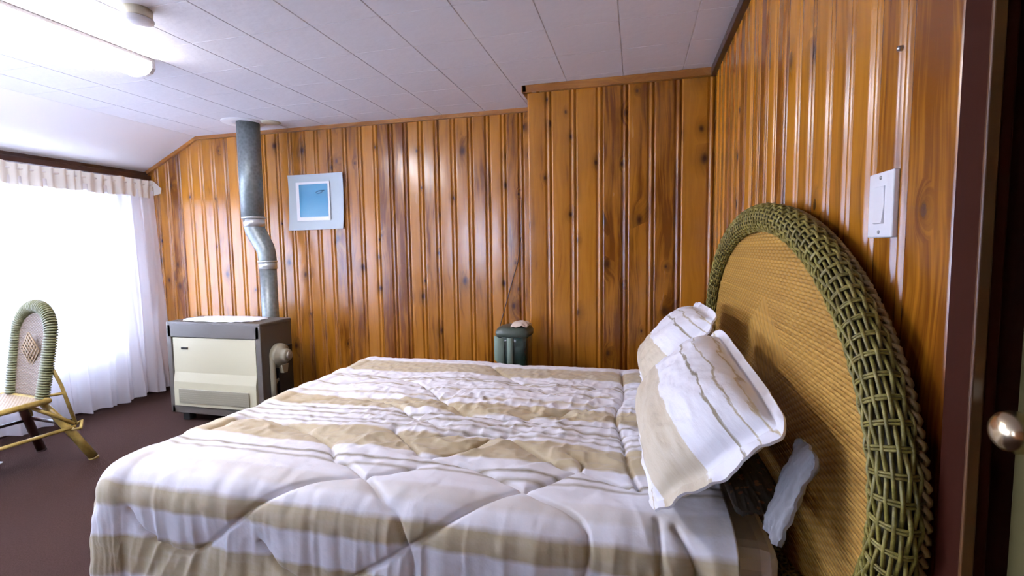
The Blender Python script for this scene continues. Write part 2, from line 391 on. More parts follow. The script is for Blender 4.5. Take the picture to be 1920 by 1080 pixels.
# ------------------------------------------------------------------ curtain
m = M_sheer = bpy.data.materials.new('sheer_white_curtain'); m.use_nodes = True; nt = m.node_tree
for x in list(nt.nodes): nt.nodes.remove(x)
out = nt.nodes.new('ShaderNodeOutputMaterial'); tl = nt.nodes.new('ShaderNodeBsdfTranslucent'); df = nt.nodes.new('ShaderNodeBsdfDiffuse'); tp = nt.nodes.new('ShaderNodeBsdfTransparent')
tl.inputs[0].default_value = (.93, .92, .96, 1); df.inputs[0].default_value = (.80, .79, .82, 1)
m1 = nt.nodes.new('ShaderNodeMixShader'); m1.inputs[0].default_value = .45; m2 = nt.nodes.new('ShaderNodeMixShader'); m2.inputs[0].default_value = .12
nt.links.new(tl.outputs[0], m1.inputs[1]); nt.links.new(df.outputs[0], m1.inputs[2]); nt.links.new(m1.outputs[0], m2.inputs[1]); nt.links.new(tp.outputs[0], m2.inputs[2]); nt.links.new(m2.outputs[0], out.inputs[0])
m = M_head = mat('gathered_curtain_heading', (.74, .71, .66), .9, spec=.1)
CY0, CY1 = -1.2, 3.44
cur = empty('curtain', (XL+.13, CY1, 0.06)); tag(cur, 'white sheer floor-length curtain gathered across the bright window', 'curtain')
def cwave(y, z, seed=0):
    t = np.clip((z)/1.9, 0, 1); a = .010+.022*(1-t)
    return a*np.sin(y*44+1.6*vnoise(y*5, z*.9, 3))+.5*a*np.sin(y*91+2+2*vnoise(y*4, z*.7, 9))+.02*(1-t)*vnoise(y*6, z*2, 5)
yy = np.linspace(CY0, CY1, 880); zz = np.linspace(0.035, 1.80, 50)
Y, Z = np.meshgrid(yy, zz, indexing='ij'); X = cwave(Y, Z)
hem = .02*vnoise(yy*9, yy*0, 8)[:, None]*(1-(Z-.035)/1.8)**4
Yd = Y - CY1 + .05*(1-Z/1.8)*((Y-CY0)/(CY1-CY0))     # flares slightly at the bottom right
P = np.stack([X, Yd, Z-.06+hem], -1)
MB().grid(P).build('curtain_panel', M_sheer, cur)
P2 = P[:, :5].copy(); P2[..., 0] += .003; MB().grid(P2).build('curtain_hem', M_sheer, cur)
zz = np.linspace(1.74, 1.888, 9); yy = np.linspace(CY0, CY1, 1280)
Y, Z = np.meshgrid(yy, zz, indexing='ij'); a = .006+.008*np.abs((Z-1.80)/.08)
X = .012+a*np.sin(Y*88+2.2*vnoise(Y*9, Z*0, 2))+.005*vnoise(Y*30, Z*9, 4)
P = np.stack([X, Y-CY1, Z-.06+.006*vnoise(Y*25, Z*0, 6)], -1)
MB().grid(P).build('curtain_heading', M_head, cur)
rd = MB(); rd.tube([(.0, CY0-CY1-.02, 1.79), (.0, .02, 1.79), (-.1, .035, 1.79)], .009, 8); rd.build('curtain_rod', M_white, cur)
# folded return of the heading at the wall end
mesh('heading_return', [(.02, 0, 1.828), (.02, 0, 1.70), (.055, .045, 1.765), (.05, .04, 1.72), (-.02, .03, 1.81)], [(0, 1, 2), (1, 3, 2), (0, 2, 4)], M_head, cur)

# ------------------------------------------------------------------ framed print
pic = empty('picture', (-2.513, D2-.004, 1.652)); tag(pic, 'square blue print in a pale grey-blue mat with slightly curled corners on the pine wall', 'picture')
m = M_matb = mat('pale_blue_grey_mat', (.50, .56, .58), .5); 
m = M_print = mat('blue_print', (.08, .30, .45), .25, coat=.5); n = NT(m); oc = n.objco()
n.put(n.b.inputs['Base Color'], n.mix(n.noise(oc, 9.0, 3.0, .6), n.ramp(n.noise(oc, 3.0, 1.0), [(.3, (.03, .15, .28)), (.7, (.08, .30, .45))]), (.06, .24, .38)))
def curlplate(w, h, y0, curl, name, m, n_=14, hole=None):
    a = np.linspace(-1, 1, n_); A, B = np.meshgrid(a, a, indexing='ij')
    Yv = y0-curl*(np.abs(A)**3*np.abs(B)**3+.4*np.abs(A)**4*(A < 0))
    P = np.stack([A*w/2+.006*B, Yv, B*h/2+.002*A], -1); q = MB().grid(P); P2 = P.copy(); P2[..., 1] += .003; q.grid(P2[::-1])
    return q.build(name, m, pic)
curlplate(.50, .445, -.012, .012, 'mat_board', M_matb)
MB().box(-.175, .135, -.0215, -.0205, -.150, .160).build('inner_mat', M_white, pic)
MB().box(-.145, .118, -.0235, -.0218, -.120, .142).build('print', M_print, pic)
mb = MB(); mb.tube([(.01, -.0245, .075), (.04, -.0245, .088), (.09, -.0245, .085), (.055, -.0245, .070), (.02, -.0245, .066)], .003, 6); mb.build('print_motif', mat('slate_blue_ink', (.03, .13, .24), .4), pic)

# ------------------------------------------------------------------ heater
M_hb = mat('brown_grey_enamel', (.095, .078, .060), .45); M_hp = mat('cream_enamel', (.50, .455, .30), .38); M_hg = mat('greige_enamel', (.27, .24, .165), .45)
hx0, hx1, hy0, hy1, hz0, hz1 = -3.385, -2.555, 2.865, 3.19, .065, .752
ht = empty('heater', ((hx0+hx1)/2, (hy0+hy1)/2, 0)); tag(ht, 'boxy brown and cream enamelled space heater under the stove pipe', 'heater')
ox, oy = (hx0+hx1)/2, (hy0+hy1)/2; w2 = (hx1-hx0)/2; d2 = (hy1-hy0)/2
mb = MB(); mb.box(-w2, w2, -d2, d2, hz1-.024, hz1, .008); mb.box(-w2+.004, w2-.004, -d2+.012, d2, .085, hz1-.02, .006)
mb.box(-w2, -w2+.045, -d2-.002, -d2+.03, hz0, hz1-.02, .006); mb.box(w2-.045, w2, -d2-.002, -d2+.03, hz0, hz1-.02, .006)
mb.box(-w2+.01, w2-.01, -d2-.002, -d2+.03, hz1-.115, hz1-.01, .006); mb.box(-w2+.01, w2-.01, -d2-.002, -d2+.03, hz0, hz0+.055, .006)
mb.build('casing', M_hb, ht)
# front panel, kicked outwards at its foot
a = w2-.052; yF = -d2+.004; q = MB()
poly = [(yF, hz1-.118), (yF-.001, hz0+.31), (yF-.014, hz0+.24), (yF-.018, hz0+.060), (yF+.02, hz0+.060), (yF+.02, hz1-.118)]
q.add(*(lambda s: (s.v, s.f))(prism(poly, 'x', -a, a))); fp = q.build('front_panel', M_hp, ht)
q = MB(); q.box(-a+.05, a-.055, yF-.026, yF-.018, hz0+.085, hz0+.19, .003)
for k in range(6): q.box(-a+.06, a-.065, yF-.0268, yF-.025, hz0+.095+k*.015, hz0+.102+k*.015)
q.build('louver', M_hg, ht)
bd = MB().box(-a+.075, -a+.135, yF-.006, yF+.001, hz1-.205, hz1-.188, .002); bd.build('badge', mat('dark_badge', (.03, .025, .02), .3, .6), ht)
for sx in (-1, 1):
    for sy in (-1, 1):
        MB().box(sx*(w2-.10)-.03, sx*(w2-.10)+.03, sy*(d2-.06)-.03, sy*(d2-.06)+.03, 0, hz0+.03, .004).build('foot', M_black, ht)
# blower and U-shaped duct on the right flank
q = MB(); th = [(-.075, .17), (-.075, .30), (-.075, .47)] + [(-.075+.065*(1-math.cos(t)), .47+.085*math.sin(t)) for t in np.linspace(.2, PI*.9, 9)]
q.tube([(w2+.014, y_, z_) for y_, z_ in th], .020, 10); q.build('duct', M_hg, ht)
RX = Matrix.Translation((w2, -.005, .50)) @ Matrix.Rotation(PI/2, 4, 'Y')
q = MB(); q.lathe([(0, 0), (.085, 0), (.085, .03), (.08, .045), (.05, .055), (.048, .085), (.043, .095), (0, .095)], RX, 32); bl = q.build('blower', M_hg, ht)
q = MB(); q.lathe([(0, .095), (.028, .095), (.028, .108), (.02, .112), (0, .112)], RX, 24); q.build('blower_knob', mat('pewter_knob', (.35, .33, .28), .35, .6), bl)
q = MB(); q.add(*(lambda s: (s.v, s.f))(prism([(-.035, .43), (.035, .43), (.02, .37), (-.02, .37)], 'x', w2, w2+.06))); q.build('blower_spout', M_hg, ht)
RX = Matrix.Translation((w2, .0, .255)) @ Matrix.Rotation(PI/2, 4, 'Y')
q = MB(); q.lathe([(.06, 0), (.075, .004), (.085, .015), (.08, .024), (.065, .022), (.06, 0)], RX, 32); q.build('inlet_ring', M_hg, ht)
MB().box(w2, w2+.03, -.03, .12, .20, .56, .004).build('blower_mount', M_black, ht)
# doily on the heater
m = M_doily = mat('white_crochet', (.86, .85, .88), .9, spec=.1); n = NT(m); n.bump(n.noise(n.objco(), 120.0, 2.0), .5, .004)
th = np.linspace(0, 2*PI, 145)[:-1]; vs = []; fs = []
for k, r in enumerate((0.0, .5, .86, .93, 1.0)):
    for t in th:
        sc = 1 + (.055*abs(math.sin(t*13)) if k >= 4 else 0) 
        x = .315*r*sc*np.sign(math.cos(t))*abs(math.cos(t))**.72; y = .145*r*sc*np.sign(math.sin(t))*abs(math.sin(t))**.72
        vs.append((x, y, .004+.0045*(k > 0)*abs(math.sin(t*9+k))))
N = len(th)
for k in range(4):
    for i in range(N): fs.append((k*N+i, k*N+(i+1) % N, (k+1)*N+(i+1) % N, (k+1)*N+i))
dl = mesh('doily', vs, fs, M_doily, None, True, (ox-.02, oy-.012, hz1)); tag(dl, 'white crocheted doily with a scalloped edge lying on the heater', 'doily')
so = dl.modifiers.new('solid', 'SOLIDIFY'); so.thickness = .002; so.offset = 1

# ------------------------------------------------------------------ stove pipe
m = M_galv = mat('galvanised_steel', (.24, .26, .26), .42, .55); n = NT(m); oc = n.objco()
vo = n.new('ShaderNodeTexVoronoi'); n.put(vo.inputs['Vector'], oc); vo.inputs['Scale'].default_value = 45
n.put(n.b.inputs['Base Color'], n.mix(n.noise(oc, 18.0, 4.0, .7), n.mix(vo.outputs['Distance'], (.12, .135, .135), (.32, .35, .34)), (.20, .22, .21)))
n.put(n.b.inputs['Roughness'], n.math('MULTIPLY_ADD', n.noise(oc, 25.0, 2.0), .3, .3))
m = M_galv2 = mat('bright_sheet_collar', (.55, .57, .56), .35, .7)
sp = empty('stove_pipe', (-2.80, 3.26, 0)); tag(sp, 'grey galvanised stove pipe with an offset elbow rising from the heater to the ceiling', 'stove pipe')
q = MB(); q.tube([(-.115, 0, 1.52), (-.112, 0, H)], .083, 28); q.build('upper_pipe', M_galv, sp)
q = MB(); q.tube([(-.108, 0, 1.53), (-.105, 0, 1.46), (-.098, 0, 1.42), (-.045, 0, 1.33), (-.018, 0, 1.29), (-.005, 0, 1.25), (0, 0, 1.20), (0, 0, 1.17)], [.078, .076, .074, .071, .068, .066, .065, .065], 28); q.build('elbow', M_galv, sp)
q = MB(); q.tube([(0, 0, .12), (0, 0, 1.18)], .062, 28); q.build('lower_pipe', M_galv, sp)
q = MB(); q.tube([(-.11, 0, 1.515), (-.11, 0, 1.53)], .086, 28); q.tube([(-.104, 0, 1.45), (-.106, 0, 1.515)], .0775, 28); q.build('collar', M_galv2, sp)
q = MB(); q.tube([(0, 0, 1.12), (0, 0, 1.175)], .0665, 28); q.tube([(0, 0, 1.175), (0, 0, 1.187)], .071, 28); q.build('collar', M_galv2, sp)
q = MB(); q.lathe([(.083, -.004), (.15, -.004), (.155, -.001), (.155, 0), (.08, 0)], None, 40); q.build('ceiling_plate', M_white, sp, (-.135, -.02, H))
q = MB(); q.lathe([(.0, -.008), (.055, -.008), (.075, -.001), (.075, 0), (.0, 0)], None, 30); q.build('patch_plate', M_ivory, sp, (.06, .04, H))

# ------------------------------------------------------------------ light switch, screw
sw = empty('light_switch', (XR, 1.018, 1.318)); tag(sw, 'white rocker light switch plate on the pine wall above the headboard', 'light switch')
MB().box(-.009, .001, -.045, .045, -.058, .058, .003).build('cover_plate', M_white, sw)
q = MB(); q.add(*(lambda s: (s.v, s.f))(prism([(-.009, -.035), (-.0125, -.030), (-.0095, .0), (-.009, .033), (-.004, .033), (-.004, -.035)], 'y', -.012, .012))) if False else None
rk = MB(); prf = [(-.0135, -.032), (-.010, .0), (-.0115, .032), (-.006, .034), (-.006, -.034)]
vs = [(p[0], -.0165, p[1]) for p in prf]+[(p[0], .0165, p[1]) for p in prf]; nn = 5
rk.add(vs, [(i, (i+1) % nn, nn+(i+1) % nn, nn+i) for i in range(nn)]+[tuple(range(nn)), tuple(range(nn, 2*nn))]); rk.build('rocker', M_white, sw)
for z_ in (-.048, .048):
    q = MB(); q.lathe([(0, .011), (.003, .0105), (.0035, .009)], Matrix.Rotation(-PI/2, 4, 'Y'), 14); q.build('screw', M_steel, sw, (0, 0, z_))
q = MB(); q.lathe([(0, .008), (.004, .007), (.005, .0), (.0, 0)], Matrix.Rotation(-PI/2, 4, 'Y'), 14)
scr = q.build('wall_screw', M_steel, None, (XR, .985, 1.575)); tag(scr, 'small steel screw head in the pine wall above the light switch', 'screw')

# ------------------------------------------------------------------ bed
BX0, BX1 = -1.52, 0.30        # foot, head
BY0, BY1 = 1.13, 2.58         # near, far side of the mattress
BT = 0.585                    # mattress top, comforter lies on it
bed = empty('bed', ((BX0+BX1)/2, (BY0+BY1)/2, 0)); tag(bed, 'double bed base with white fitted sheet in front of the wicker headboard', 'bed')
M_sheet = mat('white_sheet', (.84, .82, .84), .9, spec=.1); n = NT(M_sheet); n.bump(n.noise(n.objco(), 9.0, 3.0), .5, .02)
bx, by = (BX0+BX1)/2, (BY0+BY1)/2
q = MB(); q.box(BX0+.03-bx, BX1+.02-bx, BY0+.015-by, BY1-.03-by, .34, BT-.018, .045); mt = q.build('mattress', M_sheet, bed)
q = MB(); q.box(BX0+.06-bx, BX1-bx, BY0+.04-by, BY1-.04-by, .12, .33, .02); q.build('box_spring', M_sheet, bed)
for sx in (BX0+.12-bx, BX1-.10-bx):
    for sy in (BY0+.10-by, BY1-.10-by): MB().box(sx-.03, sx+.03, sy-.03, sy+.03, 0, .13).build('leg', M_dark, bed)

# comforter: stripe bands run along the bed; V is measured across it (metres, continuing down the side)
BANDS = [  # V0, V1, strength of tan
    (2.6188, 2.6292, 1.27), (2.3100, 2.4900, 1.00), (2.1988, 2.2092, 1.27), (2.1758, 2.1862, 1.15), (2.0443, 2.0547, 1.15), (1.9080, 1.9260, 0.90),
    (1.7450, 1.8650, 1.00), (1.6963, 1.7067, 1.37), (1.6463, 1.6567, 1.27), (1.5973, 1.6077, 1.34), (1.5583, 1.5687, 1.27),
    (1.3750, 1.5250, 1.00), (1.2948, 1.3052, 1.37), (1.2543, 1.2647, 1.27), (1.1300, 1.1750, 0.30), (1.0400, 1.0880, 1.10), (0.8350, 0.9450, 1.10), (0.6543, 0.6647, 1.27),
    (0.4000, 0.6000, 1.00), (2.7498, 2.7602, 1.27), (2.9000, 3.1000, 1.00)]
V_LO, V_HI = 0.0, 3.3
def stripe_stops(bands, lo, hi, white, tan, extra=0.0):
    ev = []; soft = .0035
    bands = sorted(bands)
    stops = [(0.0, white)]
    for a, b, s in bands:
        c = tuple(w+(t_-w)*min(s, 1.0) for w, t_ in zip(white, tan))
        if s > 1: c = tuple(t_*(1-(s-1)*1.4) for t_ in tan)
        sf = min(soft, (b-a)*.22)
        for p, cc in ((a-sf, white), (a+sf, c), (b-sf, c), (b+sf, white)): stops.append(((p-lo)/(hi-lo), cc))
    return [s_ for s_ in stops if 0 <= s_[0] <= 1]
WHITE = (.84, .825, .86); TAN = (.50, .40, .235)
def stripe_mat(name, groups, lo, hi, warp=0.012, scale_u=9.0):
    m = mat(name, WHITE, .55, spec=.3); n = NT(m); b = n.b; b.inputs['Sheen Weight'].default_value = .25
    uv, u, v = n.uv()
    w1 = n.noise(n.comb(n.math('MULTIPLY', u, scale_u), n.math('MULTIPLY', v, 9.0)), 1.0, 4.0, .65)
    vv = n.math('ADD', v, n.math('MULTIPLY', n.math('SUBTRACT', w1, .5), warp))
    fac = n.math('DIVIDE', n.math('SUBTRACT', vv, lo), hi-lo)
    # the ramp is limited to 32 stops, so bands are shared out over several ramps and multiplied
    col = None
    for g_ in groups:
        r = n.ramp(fac, stripe_stops(g_, lo, hi, (1, 1, 1), tuple(t_/w for t_, w in zip(TAN, WHITE))))
        col = r if col is None else n.mix(1.0, col, r, 'MULTIPLY')
    mot = n.noise(n.comb(n.math('MULTIPLY', u, 6.0), n.math('MULTIPLY', v, 40.0)), 1.0, 3.0, .6)
    col = n.mix(n.math('MULTIPLY', n.math('SUBTRACT', mot, .45, clamp=True), .6, clamp=True), col, n.mix(.5, col, (1, 1, 1)))
    n.put(b.inputs['Base Color'], n.mix(1.0, col, WHITE, 'MULTIPLY'))
    n.bump(n.noise(n.comb(n.math('MULTIPLY', u, 30.0), n.math('MULTIPLY', v, 30.0)), 1.0, 3.0, .6), .25, .006)
    return m
M_comf = stripe_mat('striped_comforter_cotton', [BANDS[0:6], BANDS[6:11], BANDS[11:16], BANDS[16:]], V_LO, V_HI, .016)

CT = BT+.012                                # comforter base surface height
EX, EY0, EY1 = BX0+.045, BY0+.035, BY1-.03  # start of the roll-over
RR = .075
def roll(r):
    q = RR*PI/2
    return np.where(r < q, RR*np.sin(np.minimum(r, q)/RR), RR+(r-q)*.03), np.where(r < q, RR*(1-np.cos(np.minimum(r, q)/RR)), RR+(r-q)*.985)
def drape(U, V):
    a = np.maximum(EX-U, 0); b0 = np.maximum(EY0-V, 0); b1 = np.maximum(V-EY1, 0); b = b0+b1; sg = np.where(b1 > 0, 1., -1.)
    r = np.hypot(a, b); rs = np.maximum(r, 1e-6)
    # beyond a corner the cloth hangs on both sides and folds in
    h, dz = roll(np.where((a > 0) & (b > 0), (a**6+b**6)**(1/6.), r))
    x = np.maximum(U, EX)-h*a/rs; y = np.clip(V, EY0, EY1)+sg*h*b/rs
    return np.stack([x, y, CT-dz], -1), a, b
def seg_dist(U, V, pts):
    d = np.full(U.shape, 9.); 
    for (p, q) in zip(pts[:-1], pts[1:]):
        px, py = p; qx, qy = q; L2 = (qx-px)**2+(qy-py)**2+1e-9
        t = np.clip(((U-px)*(qx-px)+(V-py)*(qy-py))/L2, 0, 1)
        d = np.minimum(d, np.hypot(U-px-t*(qx-px), V-py-t*(qy-py)))
    return d
def cat_rom(pts, k=7):
    P = [np.array(p, float) for p in pts]; P = [2*P[0]-P[1]]+P+[2*P[-1]-P[-2]]; o = []
    for i in range(1, len(P)-2):
        for t in np.linspace(0, 1, k, endpoint=False):
            o.append(.5*((2*P[i])+(-P[i-1]+P[i+1])*t+(2*P[i-1]-5*P[i]+4*P[i+1]-P[i+2])*t*t+(-P[i-1]+3*P[i]-3*P[i+1]+P[i+2])*t**3))
    o.append(P[-2]); return o
SEAMS = [   # quilting stitch lines on the cloth, (U, V)
    [(-1.46, 1.02), (-1.375, .945), (-1.275, .915), (-1.195, .935), (-1.08, 1.025), (-1.005, 1.08), (-.87, 1.15), (-.74, 1.20), (-.62, 1.27)],
    [(-1.0, .98), (-.93, .92), (-.83, .895), (-.735, .915), (-.665, .955), (-.53, 1.045), (-.38, 1.14), (-.28, 1.22), (-.205, 1.30), (-.155, 1.36), (-.155, 1.425), (-.195, 1.455)],
    [(-1.48, 1.40), (-1.475, 1.535), (-1.38, 1.545), (-1.20, 1.50), (-1.08, 1.44), (-.97, 1.37), (-.89, 1.275), (-.825, 1.25), (-.72, 1.18), (-.635, 1.115), (-.58, 1.08), (-.54, .98), (-.56, .85)],
    [(-.66, 1.36), (-.56, 1.33), (-.465, 1.31), (-.335, 1.245), (-.24, 1.19), (-.155, 1.15), (-.115, 1.115), (-.105, 1.085), (-.105, 1.05), (-.12, 1.0), (-.18, .90)],
    [(-.825, 1.535), (-.72, 1.43), (-.625, 1.35), (-.545, 1.405), (-.485, 1.49), (-.42, 1.58)],
    [(-.02, 1.30), (-.12, 1.345), (-.22, 1.38), (-.34, 1.48), (-.46, 1.555), (-.57, 1.55), (-.68, 1.50)],
    [(-.07, 2.525), (-.05, 2.08), (-.075, 1.85), (-.04, 1.6), (-.02, 1.425), (.01, 1.295)],
    [(.05, 1.16), (.055, 1.08), (.055, .95), (.05, .8)], [(.09, 1.14), (.125, 1.075), (.135, 1.02), (.14, .85)],
    [(-1.40, 2.05), (-1.20, 2.20), (-.98, 2.10), (-.80, 1.90), (-.62, 1.75), (-.45, 1.72), (-.25, 1.85), (-.05, 1.98)],
    [(-.75, 2.50), (-.60, 2.30), (-.45, 2.15), (-.28, 2.12), (-.10, 2.25)],
    [(-1.40, 1.78), (-1.22, 1.86), (-.98, 1.80), (-.80, 1.66), (-.68, 1.60)],
]
nu, nv = 520, 620
uu_ = np.linspace(-2.02, .215, nu); vv_ = np.linspace(.62-.10, 3.02, nv)
U, V = np.meshgrid(uu_, vv_, indexing='ij')
P, A_, B_ = drape(U, V)
hgt = np.zeros_like(U)
dmin = np.full(U.shape, .3)
for s_ in SEAMS: dmin = np.minimum(dmin, seg_dist(U, V, cat_rom(s_)))
hgt += .013*(1-np.exp(-(dmin/.035)))-.012*np.exp(-(dmin/.006)**2)
hgt += .007*vnoise(U*3.5, V*3.5, 1)
ridge = lambda x, y, s: (1-np.abs(vnoise(x, y, s))*2)
mid = np.exp(-((V-1.85)/.42)**2)*(1/(1+np.exp(-(U+1.05)/.12)))
hgt += mid*.0075*ridge(U*7+V*5, V*15-U*3, 12)+mid*.0055*ridge(U*16-V*6, V*24+U*5, 14)+mid*.004*ridge(U*30, V*22, 15)
hgt += np.exp(-((V-1.45)/.16)**2)*.006*ridge(U*6+V*9, V*10-U*7, 17)
near = 1/(1+np.exp((V-1.075)/.03))
hgt += near*(.0036*vnoise(U*30, V*2.5, 21)+.0020*vnoise(U*66, V*4.0, 22)+.004*vnoise(U*8, V*2, 23))
hgt += near*.004*ridge(U*22+2*vnoise(U*3, V*3, 5), V*2.2, 24)*np.exp(-(dmin/.12)**2)
foot = np.clip(A_/.1, 0, 1); hgt += .050*np.sin(np.clip(A_/.36, 0, 1)*PI*.9)
hgt += foot*(.006*vnoise(U*2, V*18, 25)+.012*vnoise(U*2, V*6, 26))
hgt += (.0008+.0018*np.clip((V-1.2)/.4, 0, 1))*vnoise(U*45, V*45, 31)+.0014*vnoise(U*22, V*28, 32)
hd = np.exp(-((U-.12)/.14)**2)*np.exp(-((V-1.02)/.16)**2); hgt += hd*.007*ridge(U*26+V*8, V*6, 41)
dU = np.gradient(P, axis=0); dV = np.gradient(P, axis=1); N = np.cross(dU, dV); N /= np.linalg.norm(N, axis=-1, keepdims=True)+1e-9
N *= np.where(N[..., 2:3] < -0.2, -1, 1)
P = P+N*(hgt[..., None]+.012)
comf = MB().grid(P).build('comforter', M_comf)
def set_uv(o, Ug, Vg):
    me = o.data; vi = np.empty(len(me.loops), int); me.loops.foreach_get('vertex_index', vi)
    arr = np.stack([Ug.ravel()[vi % Ug.size], Vg.ravel()[vi % Ug.size]], -1).astype(np.float32)
    me.uv_layers.new(name='UVMap').data.foreach_set('uv', arr.ravel())
set_uv(comf, U, V)
so = comf.modifiers.new('solid', 'SOLIDIFY'); so.thickness = .010; so.offset = -1
tag(comf, 'white quilted comforter with tan watercolour stripes and thin lines draped over the bed', 'comforter')

# ------------------------------------------------------------------ pillows
def pillow(name, C4, thick, mt, label, cat, flange=.0, group=None, n_=96, seed=1, bands=True, sagq=0.0, crump=1.0):
    """C4: low-near, low-far, top-far, top-near corners; front bulges towards -x / up"""
    c = [np.array(p, float) for p in C4]
    p = np.linspace(0, 1, n_); q = np.linspace(0, 1, n_); Pq, Q = np.meshgrid(p, q, indexing='ij')
    rc = .035*(np.abs(2*Pq-1)*np.abs(2*Q-1))**7; Pq = Pq-np.sign(2*Pq-1)*rc; Q = Q-np.sign(2*Q-1)*rc
    base = (c[0]*((1-Pq)*(1-Q))[..., None]+c[1]*(Pq*(1-Q))[..., None]+c[2]*(Pq*Q)[..., None]+c[3]*((1-Pq)*Q)[..., None])
    nrm = np.cross(c[3]-c[0], c[1]-c[0]); nrm /= np.linalg.norm(nrm)
    if nrm[0] > 0 and abs(nrm[0]) > .2: nrm = -nrm
    elif abs(nrm[0]) <= .2 and nrm[2] < 0: nrm = -nrm
    f = flange; a = np.clip((Pq-f)/(1-2*f), 0, 1)*2-1; b = np.clip((Q-f)/(1-2*f), 0, 1)*2-1
    bul = ((1-np.abs(a)**3.0)*(1-np.abs(b)**3.0))**.52
    noi = .006*vnoise(Pq*5, Q*5, seed)+.0035*(1-2*np.abs(vnoise(Pq*9+Q*4, Q*7-Pq*3, seed+1)))+.0015*vnoise(Pq*24, Q*24, seed+2)
    edge = np.minimum(np.minimum(Pq, 1-Pq), np.minimum(Q, 1-Q))
    inn = np.clip(1-edge/max(f, .001), 0, 1) if f else 0*Pq
    noi = noi*crump+inn*(.008*vnoise(Pq*14, Q*14, seed+4))*crump
    groove = -.006*np.exp(-((edge-f)/.010)**2) if f else 0
    center = base.mean((0, 1)); k = 0.06*bul
    frt = base+nrm*(thick*.62*bul+noi+groove+.003)[..., None]
    bck = base-nrm*(thick*.5*bul-noi+.003)[..., None]
    mb = MB(); mb.grid(frt); mb.grid(bck[::-1])
    # close rim
    def rim(A, B):
        mb.grid(np.stack([A, B], 1))
    rim(frt[0], bck[0]); rim(bck[-1], frt[-1]); rim(bck[:, 0], frt[:, 0]); rim(frt[:, -1], bck[:, -1])
    o = mb.build(name, mt)
    me = o.data; uvl = me.uv_layers.new(name='UVMap'); G = n_*n_
    vi = np.empty(len(me.loops), int); me.loops.foreach_get('vertex_index', vi)
    Uf, Vf = Pq.ravel(), Q.ravel(); Ub, Vb = Pq[::-1].ravel(), Q[::-1].ravel()
    allU = np.concatenate([Uf, Ub, np.zeros(len(me.vertices)-2*G)]); allV = np.concatenate([Vf, Vb, np.full(len(me.vertices)-2*G, .02)])
    uvl.data.foreach_set('uv', np.stack([allU[vi], allV[vi]], -1).astype(np.float32).ravel())
    tag(o, label, cat, group); return o
SB = [(.035, .045, 1.1), (.12, .45, .85), (.700, .717, 1.35), (.805, .817, 1.15), (.90, .91, 1.0)]
M_sham = stripe_mat('striped_sham_cotton', [SB], 0.0, 1.0, .13, 4.0)
Z0 = EYE
sham_near = pillow('pillow_sham', [(.035, 1.07, .655), (.005, 1.80, .665), (.285, 1.80, .975), (.292, .985, .905)], .175, M_sham,
    'striped tan and white pillow sham leaning on the headboard, nearest the viewer', 'pillow', .07, seed=3)
sham_far = pillow('pillow_sham', [(.03, 1.83, .665), (.02, 2.50, .665), (.285, 2.42, .99), (.285, 1.83, 1.01)], .15, M_sham,
    'striped tan and white pillow sham mostly hidden behind the nearer one', 'pillow', .07, seed=9)
m = M_flor = mat('dark_floral_cotton', (.05, .04, .035), .8, spec=.2); n = NT(m); oc = n.objco()
vo = n.new('ShaderNodeTexVoronoi'); n.put(vo.inputs['Vector'], oc); vo.inputs['Scale'].default_value = 55
n.put(n.b.inputs['Base Color'], n.mix(n.math('LESS_THAN', vo.outputs['Distance'], .30), (.035, .030, .026), n.mix(n.noise(oc, 40.0), (.16, .03, .02), (.07, .09, .05))))
pf = pillow('pillow', [(.215, 1.12, .660), (.215, 1.72, .660), (.325, 1.72, .68), (.325, 1.12, .68)], .05, M_flor, 'dark floral print pillow lying flat beneath the near striped sham', 'pillow', seed=14)
M_case = mat('grey_white_pillowcase', (.26, .25, .26), .8, spec=.2)
pg = pillow('pillowcase', [(.265, .985, .672), (.255, 1.05, .68), (.318, 1.06, .87), (.332, 1.0, .85)], .012, M_case, 'loose grey-white pillowcase end hanging beside the floral pillow near the headboard', 'pillowcase', seed=22, crump=1.2, n_=30)

